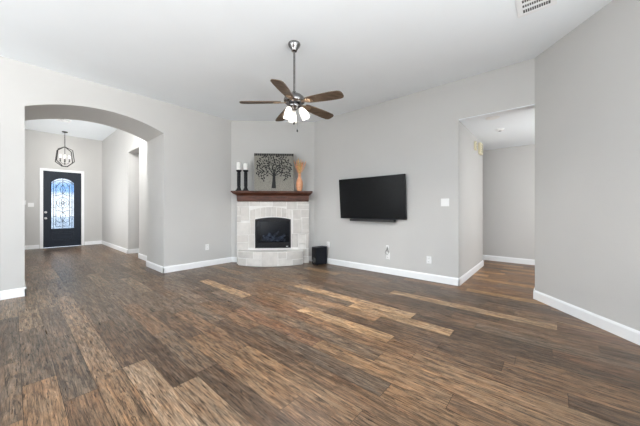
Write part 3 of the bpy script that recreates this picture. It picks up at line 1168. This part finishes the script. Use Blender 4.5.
# ------------------------------------------------------------------ vase with dried grasses
VS = fpw(1.472, .235, ZM)
va = MB()
vp = [(.044, 0), (.050, .006), (.058, .04), (.067, .09), (.073, .14), (.069, .19), (.054, .235), (.038, .27), (.029, .30), (.030, .325), (.036, .345), (.031, .345), (.025, .32), (.024, .30), (.030, .27), (.042, .235)]
va.lathe(vp, seg=32)
for k_ in range(7):
    z = .05 + k_ * .028
    r_ = .062 + .010 * sin(min(1, (z - .04) / .1) * pi / 2) if z < .14 else .072 - (z - .14) * .10
    va.lathe([(r_ - .003, z - .005), (r_ + .0015, z), (r_ - .003, z + .005)], seg=28, caps=False)
vase = va.build('vase', M['terracotta'], None, loc=VS)
tag(vase, 'terracotta orange ribbed vase on the right end of the mantel', 'vase')
bq = thing('dried_bouquet', 'fan of orange and gold dried grasses standing in the terracotta vase', 'dried flowers', VS + Vector((0, 0, .02)), (0, 0, FROT))
rb = random.Random(4)
for i in range(24):
    sp_ = max(-1, min(1, rb.gauss(0, .62)))
    ln_ = rb.uniform(.22, .39) - abs(sp_) * .03
    m = MB()
    tx = sp_ * .125
    ty = rb.uniform(-.06, .06)
    pts = []
    for j in range(9):
        q = j / 8
        w = max(0, (q * ln_ - .06) / (ln_ - .06))
        pts.append((tx * (w ** .65) + sp_ * .008, ty * w, .265 + ln_ * q))
    m.tube(pts, [.0022] * 9, seg=5)
    for j in range(38):                                     # feathery plume
        q = rb.uniform(.28, 1.0)
        k_ = min(7, int(q * 8))
        u = q * 8 - k_
        p = Vector(pts[k_]).lerp(Vector(pts[k_ + 1]), u)
        an = rb.uniform(0, 2 * pi)
        wd = .018 * sin(pi * (q - .25) / .80) + .003
        d = Vector((cos(an) * wd, sin(an) * wd, .034))
        sd = Vector((-sin(an), cos(an), 0)) * .0044
        m.add([p - sd, p + d * .6 - sd, p + d, p + d * .6 + sd, p + sd], [(0, 1, 2, 3, 4)])
    m.build('stalk', M['dried_gold'] if abs(sp_) < .35 else M['dried'], bq)

# ------------------------------------------------------------------ subwoofer
ang = radians(-11)
sw = thing('subwoofer', 'black box subwoofer speaker on the floor between fireplace and television wall', 'speaker', (-3.56, 4.004, 0), (0, 0, ang))
W_, D_, H_ = .165, .275, .365
a = MB()
a.box(-W_, 0, 0.006, D_, .012, H_)
a.build('cabinet', M['black_matte'], sw, bevel=.006)
a = MB()
a.box(-W_ + .004, -.004, -.004, .0055, .016, H_ - .004)
fp_ = a.build('front_panel', M['black'], sw, bevel=.003)
a = MB()
X = Matrix.Translation((-W_ / 2, -.004, .10)) @ Matrix.Rotation(pi / 2, 4, 'X')
a.lathe([(.056, 0), (.060, .004), (.056, .009), (.046, .006), (.040, .0015)], M['nickel'], 28, X, caps=False)
a.lathe([(.040, .0015), (.026, .003), (.0, .0045)], M['slot'], 28, X, caps=False)
pr_ = a.build('bass_port', None, fp_)
pr_['label'] = 'round port with grey ring'
for dx, dy in ((-.02, .03), (-W_ + .02, .03), (-.02, D_ - .03), (-W_ + .02, D_ - .03)):
    m = MB()
    m.lathe([(.012, 0), (.014, .012)], seg=14, X=Matrix.Translation((dx, dy, 0)))
    m.build('foot', M['slot'], sw)

# ------------------------------------------------------------------ television and soundbar
tv = thing('television', 'large flat black television mounted on the grey wall right of the fireplace', 'television', (-2.49, YT, 1.34), (0, 0, 0))
TX = Matrix.Translation((0, -.075, 0)) @ Matrix.Rotation(radians(4.5), 4, 'X')
hw, h2 = .680, .383
a = MB()
a.box(-hw, hw, 0, .028, -h2, h2, X=TX)
a.box(-hw * .7, hw * .7, .028, .045, -h2 * .8, h2 * .35, X=TX)
a.build('television_case', M['black'], tv, bevel=.003)
a = MB()
a.box(-hw + .010, hw - .010, -.0015, -.0002, -h2 + .016, h2 - .010, X=TX)
s_ = a.build('screen', M['screen'], tv)
a = MB()
a.box(-.22, .22, -.012, -.001, -.12, .12)
a.box(-.18, -.15, -.030, -.012, -.13, .13)
a.box(.15, .18, -.030, -.012, -.13, .13)
a.build('wall_bracket', M['black'], tv)
sb = thing('soundbar', 'slim black soundbar on the wall just below the television', 'soundbar', (-2.455, YT, .935), (0, 0, 0))
a = MB()
a.box(-.46, .46, -.105, -.035, -.022, .022)
a.build('soundbar_case', M['black_matte'], sb, bevel=.012)
a = MB()
a.box(-.45, .45, -.1075, -.1055, -.014, .014)
a.build('grille', M['slot'], sb)
for x in (-.3, .3):
    m = MB()
    m.box(x - .02, x + .02, -.035, -.0005, -.015, .015)
    m.build('wall_bracket', M['black'], sb)


# ------------------------------------------------------------------ switches and outlets
def plate_base(name, label, cat, p, nrm, w, h, group=None):
    an = atan2(nrm[1], nrm[0]) + pi / 2          # local -y faces the room
    o = thing(name, label, cat, p, (0, 0, an), group)
    m = MB()
    m.box(-w / 2, w / 2, -.006, -.0005, -h / 2, h / 2)
    m.build('cover_plate', M['plastic'], o, bevel=.002)
    return o


def outlet(label, p, nrm, group='white wall outlets'):
    o = plate_base('wall_outlet', label, 'outlet', p, nrm, .074, .118, group)
    for dz in (-.026, .026):
        m = MB()
        m.box(-.017, .017, -.0085, -.0062, dz - .014, dz + .014)
        r_ = m.build('socket', M['plastic'], o, bevel=.001)
        m = MB()
        m.box(-.008, -.005, -.0092, -.0086, dz - .004, dz + .007)
        m.box(.005, .008, -.0092, -.0086, dz - .004, dz + .007)
        m.build('slot', M['slot'], r_)
    return o


def switch(label, p, nrm, n_=2, group='white light switches'):
    w = .046 * n_ + .026
    o = plate_base('light_switch', label, 'light switch', p, nrm, w, .118, group)
    for i in range(n_):
        x = (i - (n_ - 1) / 2) * .046
        m = MB()
        m.add([(x - .016, -.0065, -.033), (x + .016, -.0065, -.033), (x + .016, -.0065, .033), (x - .016, -.0065, .033),
               (x - .016, -.0105, -.033), (x + .016, -.0105, -.033), (x + .016, -.0075, .033), (x - .016, -.0075, .033)],
              [(0, 1, 2, 3), (7, 6, 5, 4), (0, 4, 5, 1), (1, 5, 6, 2), (2, 6, 7, 3), (3, 7, 4, 0)])
        m.build('rocker', M['plastic'], o)
    return o


S = (0, -1)
switch('double white light switch on grey wall between television and hallway opening', (-1.22, YT, 1.24), S)
outlet('white wall outlet low on the grey wall, nearest the hallway opening', (-1.46, YT, .33), S)
outlet('white wall outlet low on the grey wall below the television', (-2.165, YT, .315), S)
outlet('white wall outlet just above the black subwoofer', (-3.525, YT, .40), S)
outlet('white wall outlet low on the pale wall between arch and fireplace', (XL, 2.545, .38), (1, 0))
switch('double white light switch left of the front door', (FXD, .335, 1.265), (1, 0))
switch('single white light switch at the arch edge, left of the front door', (FXD, .205, 1.33), (1, 0), 1)
o = plate_base('cable_box', 'small white cable plate below the television, over an outlet', 'cable plate', (-2.175, YT, .475), S, .05, .05)
m = MB()
m.tube([(0, -.007, 0), (.0, -.018, -.005), (.006, -.020, -.03), (-.004, -.018, -.06)], .006, seg=8)
m.build('plug', M['black'], o)
m = MB()
m.tube([(-.004, -.018, -.06), (-.03, -.02, -.075), (-.034, -.02, -.11), (-.01, -.018, -.130), (.006, -.017, -.135)], .0035, seg=8)
m.tube([(.0, -.018, -.05), (.03, -.02, -.07), (.034, -.02, -.10), (.016, -.02, -.12)], .0028, seg=8)
m.build('cord', M['black'], o)

# chimes and a detector in the hall
for nm, lab, y, z, w, h, d in (('door_chime', 'small cream chime box high on the hallway side wall, the nearer one', 5.42, 2.27, .11, .15, .035),
                               ('door_chime', 'larger cream chime box high on the hallway side wall, the farther one', 5.83, 2.285, .20, .21, .05)):
    o = thing(nm, lab, 'door chime', (HX, y, z), (0, 0, 0), 'cream boxes on the hallway wall')
    m = MB()
    m.box(.0005, d, -w / 2, w / 2, -h / 2, h / 2)
    m.build('cover', M['cream'], o, bevel=.008)
    m = MB()
    for k_ in range(4):
        m.box(d, d + .003, -w * .3, w * .3, -h * .3 + k_ * h * .18, -h * .3 + k_ * h * .18 + .008)
    m.build('grille', M['slot'], o)


def smoke(x, y, z, r_, label, nm='smoke_detector', cat='smoke detector'):
    o = thing(nm, label, cat, (x, y, z))
    m = MB()
    m.lathe([(r_ * .6, -.034), (r_ * .8, -.030), (r_ * .95, -.018), (r_, -.008), (r_, -.0005)], seg=28)
    m.build('body', M['plastic'], o)
    m = MB()
    m.lathe([(r_ * .2, -.0365), (r_ * .35, -.036), (r_ * .38, -.0345)], seg=18)
    m.build('sensor_cap', M['vent_dark'], o)


smoke(-.63, 5.26, HH, .062, 'round white smoke detector with dark cap on the hallway ceiling')
a = MB()
a.lathe([(.05, -.008), (.085, -.006), (.09, -.0005)], seg=28)
o = thing('ceiling_cover', 'faint flat round white cover on the hallway ceiling near the opening', 'ceiling cover', (-.635, 4.55, HH))
a.build('disc', M['plastic'], o)


# ------------------------------------------------------------------ ceiling vents
def register(label, x0, x1, y0, y1, z, rowsy, slots):
    cx_, cy_ = (x0 + x1) / 2, (y0 + y1) / 2
    o = thing('ceiling_vent', label, 'air vent', (cx_, cy_, z), (0, 0, 0), 'white ceiling air registers')
    w, h = (x1 - x0) / 2, (y1 - y0) / 2
    b = .045
    m = MB()
    m.box(-w, w, -h, -h + b, -.010, -.0005)
    m.box(-w, w, h - b, h, -.010, -.0005)
    m.box(-w, -w + b, -h + b, h - b, -.010, -.0005)
    m.box(w - b, w, -h + b, h - b, -.010, -.0005)
    m.build('frame', M['trim'], o, bevel=.003)
    m = MB()
    m.box(-w + b, w - b, -h + b, h - b, -.003, -.0008)
    m.build('backing', M['vent_dark'], o)
    n_ = rowsy
    H2 = 2 * (h - b)
    for i in range(1, n_):
        yy = -h + b + H2 * i / n_
        m = MB()
        m.box(-w + b, w - b, yy - .013, yy + .013, -.010, -.0032)
        m.build('crossbar', M['trim'], o)
    m = MB()
    for k_ in range(1, slots):
        xx = -w + b + 2 * (w - b) * k_ / slots
        m.box(xx - .0022, xx + .0022, -h + b, h - b, -.008, -.0033)
    m.build('louvres', M['trim'], o)


register('white rectangular air vent on the ceiling at the top edge, right side', -.245, .045, 2.92, 3.31, H, 4, 12)
register('small white air vent on the foyer ceiling near the pendant lantern', -9.48, -9.18, .72, .98, HF, 4, 9)

# ------------------------------------------------------------------ ceiling fan
dd, xr = 3.08, -.298
fxw = xr * cos(YAW) - dd * sin(YAW)
fyw = xr * sin(YAW) + dd * cos(YAW)
fan = thing('ceiling_fan', 'five-blade brushed nickel ceiling fan with lit glass shades on a long downrod', 'ceiling fan', (fxw, fyw, H), (0, 0, YAW))
a = MB()
a.lathe([(.070, -.001), (.071, -.012), (.064, -.030), (.046, -.055), (.034, -.075), (.030, -.088), (.016, -.094)], seg=36)
a.build('canopy', M['nickel'], fan)
ZB = -.688                       # blade level under the ceiling
a = MB()
a.lathe([(.0125, -.090), (.0125, ZB + .12)], seg=16)
a.build('downrod', M['nickel'], fan)
a = MB()
a.lathe([(.020, ZB + .135), (.024, ZB + .115), (.045, ZB + .105), (.085, ZB + .090), (.112, ZB + .065), (.122, ZB + .035), (.120, ZB + .012), (.100, ZB - .004), (.060, ZB - .010)], seg=40)
a.build('motor_housing', M['nickel'], fan)
a = MB()
a.lathe([(.058, ZB - .010), (.070, ZB - .022), (.066, ZB - .045), (.045, ZB - .062), (.030, ZB - .075), (.012, ZB - .085)], seg=32)
a.build('light_fitter', M['nickel'], fan)
for i in range(5):
    an = radians(43 + 72 * i)
    X = Matrix.Rotation(an, 4, 'Z') @ Matrix.Translation((0, 0, ZB + .012)) @ Matrix.Rotation(radians(3.2), 4, 'Y') @ Matrix.Rotation(radians(-12), 4, 'X')
    m = MB()
    # blade outline, root to tip
    out = [(.155, .040), (.19, .052), (.28, .060), (.39, .067), (.50, .070), (.575, .066), (.603, .052), (.613, .030), (.615, 0)]
    P = [(x, y) for x, y in out] + [(x, -y) for x, y in out[-2::-1]]
    k_ = len(P)
    m.add([(x, y, -.004) for x, y in P] + [(x, y, .004) for x, y in P],
          [tuple(range(k_)), tuple(range(k_, 2 * k_))[::-1]] + [(j, j + k_, (j + 1) % k_ + k_, (j + 1) % k_) for j in range(k_)], X=X)
    bl = m.build('blade', M['blade'], fan)
    m = MB()
    P = [(.075, .020), (.12, .014), (.16, .030), (.20, .036), (.235, .026), (.245, 0), (.235, -.026), (.20, -.036), (.16, -.030), (.12, -.014), (.075, -.020)]
    k_ = len(P)
    m.add([(x, y, -.010) for x, y in P] + [(x, y, -.0045) for x, y in P],
          [tuple(range(k_)), tuple(range(k_, 2 * k_))[::-1]] + [(j, j + k_, (j + 1) % k_ + k_, (j + 1) % k_) for j in range(k_)], X=X)
    for bx, by in ((.185, .018), (.185, -.018), (.225, 0)):
        m.lathe([(.006, -.013), (.006, -.010)], seg=10, X=X @ Matrix.Translation((bx, by, 0)))
    m.build('blade_iron', M['brass'], bl)
for i, az in enumerate((222, 352, 105)):
    an = radians(az)
    X = Matrix.Rotation(an, 4, 'Z') @ Matrix.Translation((.070, 0, ZB - .050)) @ Matrix.Rotation(radians(-30 if i else -8), 4, 'Y')
    arm = MB()
    arm.tube([X @ Vector((-.035, 0, .03)), X @ Vector((-.01, 0, .022)), X @ Vector((0, 0, 0))], .009, seg=10)
    arm.lathe([(.020, -.022), (.024, -.010), (.018, .004), (.008, .008)], seg=20, X=X)
    ar = arm.build('lamp_arm', M['nickel'], fan)
    sh = MB()
    sh.lathe([(.024, -.016), (.030, -.030), (.040, -.060), (.047, -.095), (.050, -.125), (.054, -.145), (.051, -.145), (.046, -.125), (.043, -.095), (.036, -.060), (.026, -.030)], seg=30, X=X, caps=False)
    sh.build('lamp_shade', M['shade'], ar)
    bu = MB()
    bu.lathe([(.010, -.022), (.014, -.045), (.019, -.055), (.019, -.066), (.012, -.074), (.003, -.077)], seg=18, X=X)
    bu.build('bulb', M['bulb'], ar)
    lp = light('fan_lamp', 'POINT', (0, 0, 0), (0, 0, 0), 62, (1.0, 0.965, 0.93), radius=.015)
    lp.parent = fan
    lp.location = X @ Vector((0, 0, -.095))
for (x, y, zl, fobr) in ((.002, -.060, -.955, .006), (.040, -.045, -1.035, .006)):
    m = MB()
    m.tube([(x, y, ZB - .05), (x, y, zl + .03)], .0012, seg=5)
    ch = m.build('pull_chain', M['nickel'], fan)
    m = MB()
    m.lathe([(.003, .038), (.009, .028), (.010, .008), (.005, 0)], seg=12, X=Matrix.Translation((x, y, zl)))
    m.build('fob', M['black'], ch)

# ------------------------------------------------------------------ foyer pendant lantern
pd = thing('pendant_lantern', 'dark metal cage lantern with candle bulbs hanging in the foyer', 'pendant light', (-10.70, .99, HF), (0, 0, YAW))
a = MB()
a.lathe([(.065, -.0005), (.066, -.012), (.05, -.024), (.012, -.032)], seg=24)
a.build('canopy', M['dark_metal'], pd)
a = MB()
nl = 13
for i in range(nl):
    z0 = -.032 - i * .031
    ax = i % 2
    pts = []
    for j in range(10):
        t_ = 2 * pi * j / 10
        u, w = .009 * cos(t_), .019 * sin(t_)
        pts.append((u if ax else 0, 0 if ax else u, z0 - .017 + w))
    a.tube(pts, .0035, seg=5, closed=True)
a.build('chain', M['dark_metal'], pd)
ZT, Z1_, Z2_, ZBt = -.445, -.545, -.875, -1.01
a = MB()
a.lathe([(.012, ZT + .01), (.03, ZT), (.03, ZT - .012), (.01, ZT - .02)], seg=16)
for i in range(4):
    an = radians(i * 90 + 4)
    c_, s_ = cos(an), sin(an)
    a.tube([(.02 * c_, .02 * s_, ZT - .005), (.215 * c_, .215 * s_, Z1_)], .011, seg=6)
    a.tube([(.215 * c_, .215 * s_, Z1_), (.262 * c_, .262 * s_, Z2_)], .011, seg=6)
    a.tube([(.262 * c_, .262 * s_, Z2_), (.07 * c_, .07 * s_, ZBt)], .011, seg=6)
a.tube([(.07 * cos(2 * pi * j / 16), .07 * sin(2 * pi * j / 16), ZBt) for j in range(16)], .008, seg=6, closed=True)
for zc, rc_ in ((Z1_, .215), (Z2_, .262)):
    for i in range(4):
        an, a2 = radians(i * 90 + 4), radians(i * 90 + 94)
        if zc == Z1_:
            continue
a.build('cage', M['dark_metal'], pd)
a = MB()
a.tube([(0, 0, ZT - .01), (0, 0, -.93)], .007, seg=8)
a.lathe([(.018, -.925), (.026, -.935), (.012, -.955), (.004, -.965)], seg=16)
a.build('stem', M['dark_metal'], pd)
for i in range(4):
    an = radians(i * 90 + 45)
    c_, s_ = cos(an) * .095, sin(an) * .095
    m = MB()
    m.tube([(0, 0, -.93), (c_ * .4, s_ * .4, -.945), (c_ * .85, s_ * .85, -.90), (c_, s_, -.865)], .006, seg=6)
    m.lathe([(.008, -.872), (.022, -.862), (.024, -.856), (.011, -.852), (.011, -.775), (.009, -.772)], seg=14, X=Matrix.Translation((c_, s_, 0)))
    ca_ = m.build('candle_arm', M['dark_metal'], pd)
    m = MB()
    m.lathe([(.008, -.772), (.016, -.752), (.017, -.735), (.010, -.705), (.002, -.685)], seg=14, X=Matrix.Translation((c_, s_, 0)))
    m.build('bulb', M['bulb'], ca_)
lp = light('pendant_glow', 'POINT', (0, 0, 0), (0, 0, 0), 6, (1.0, 0.97, 0.93), radius=.10)
lp.parent = pd
lp.location = (0, 0, -.72)
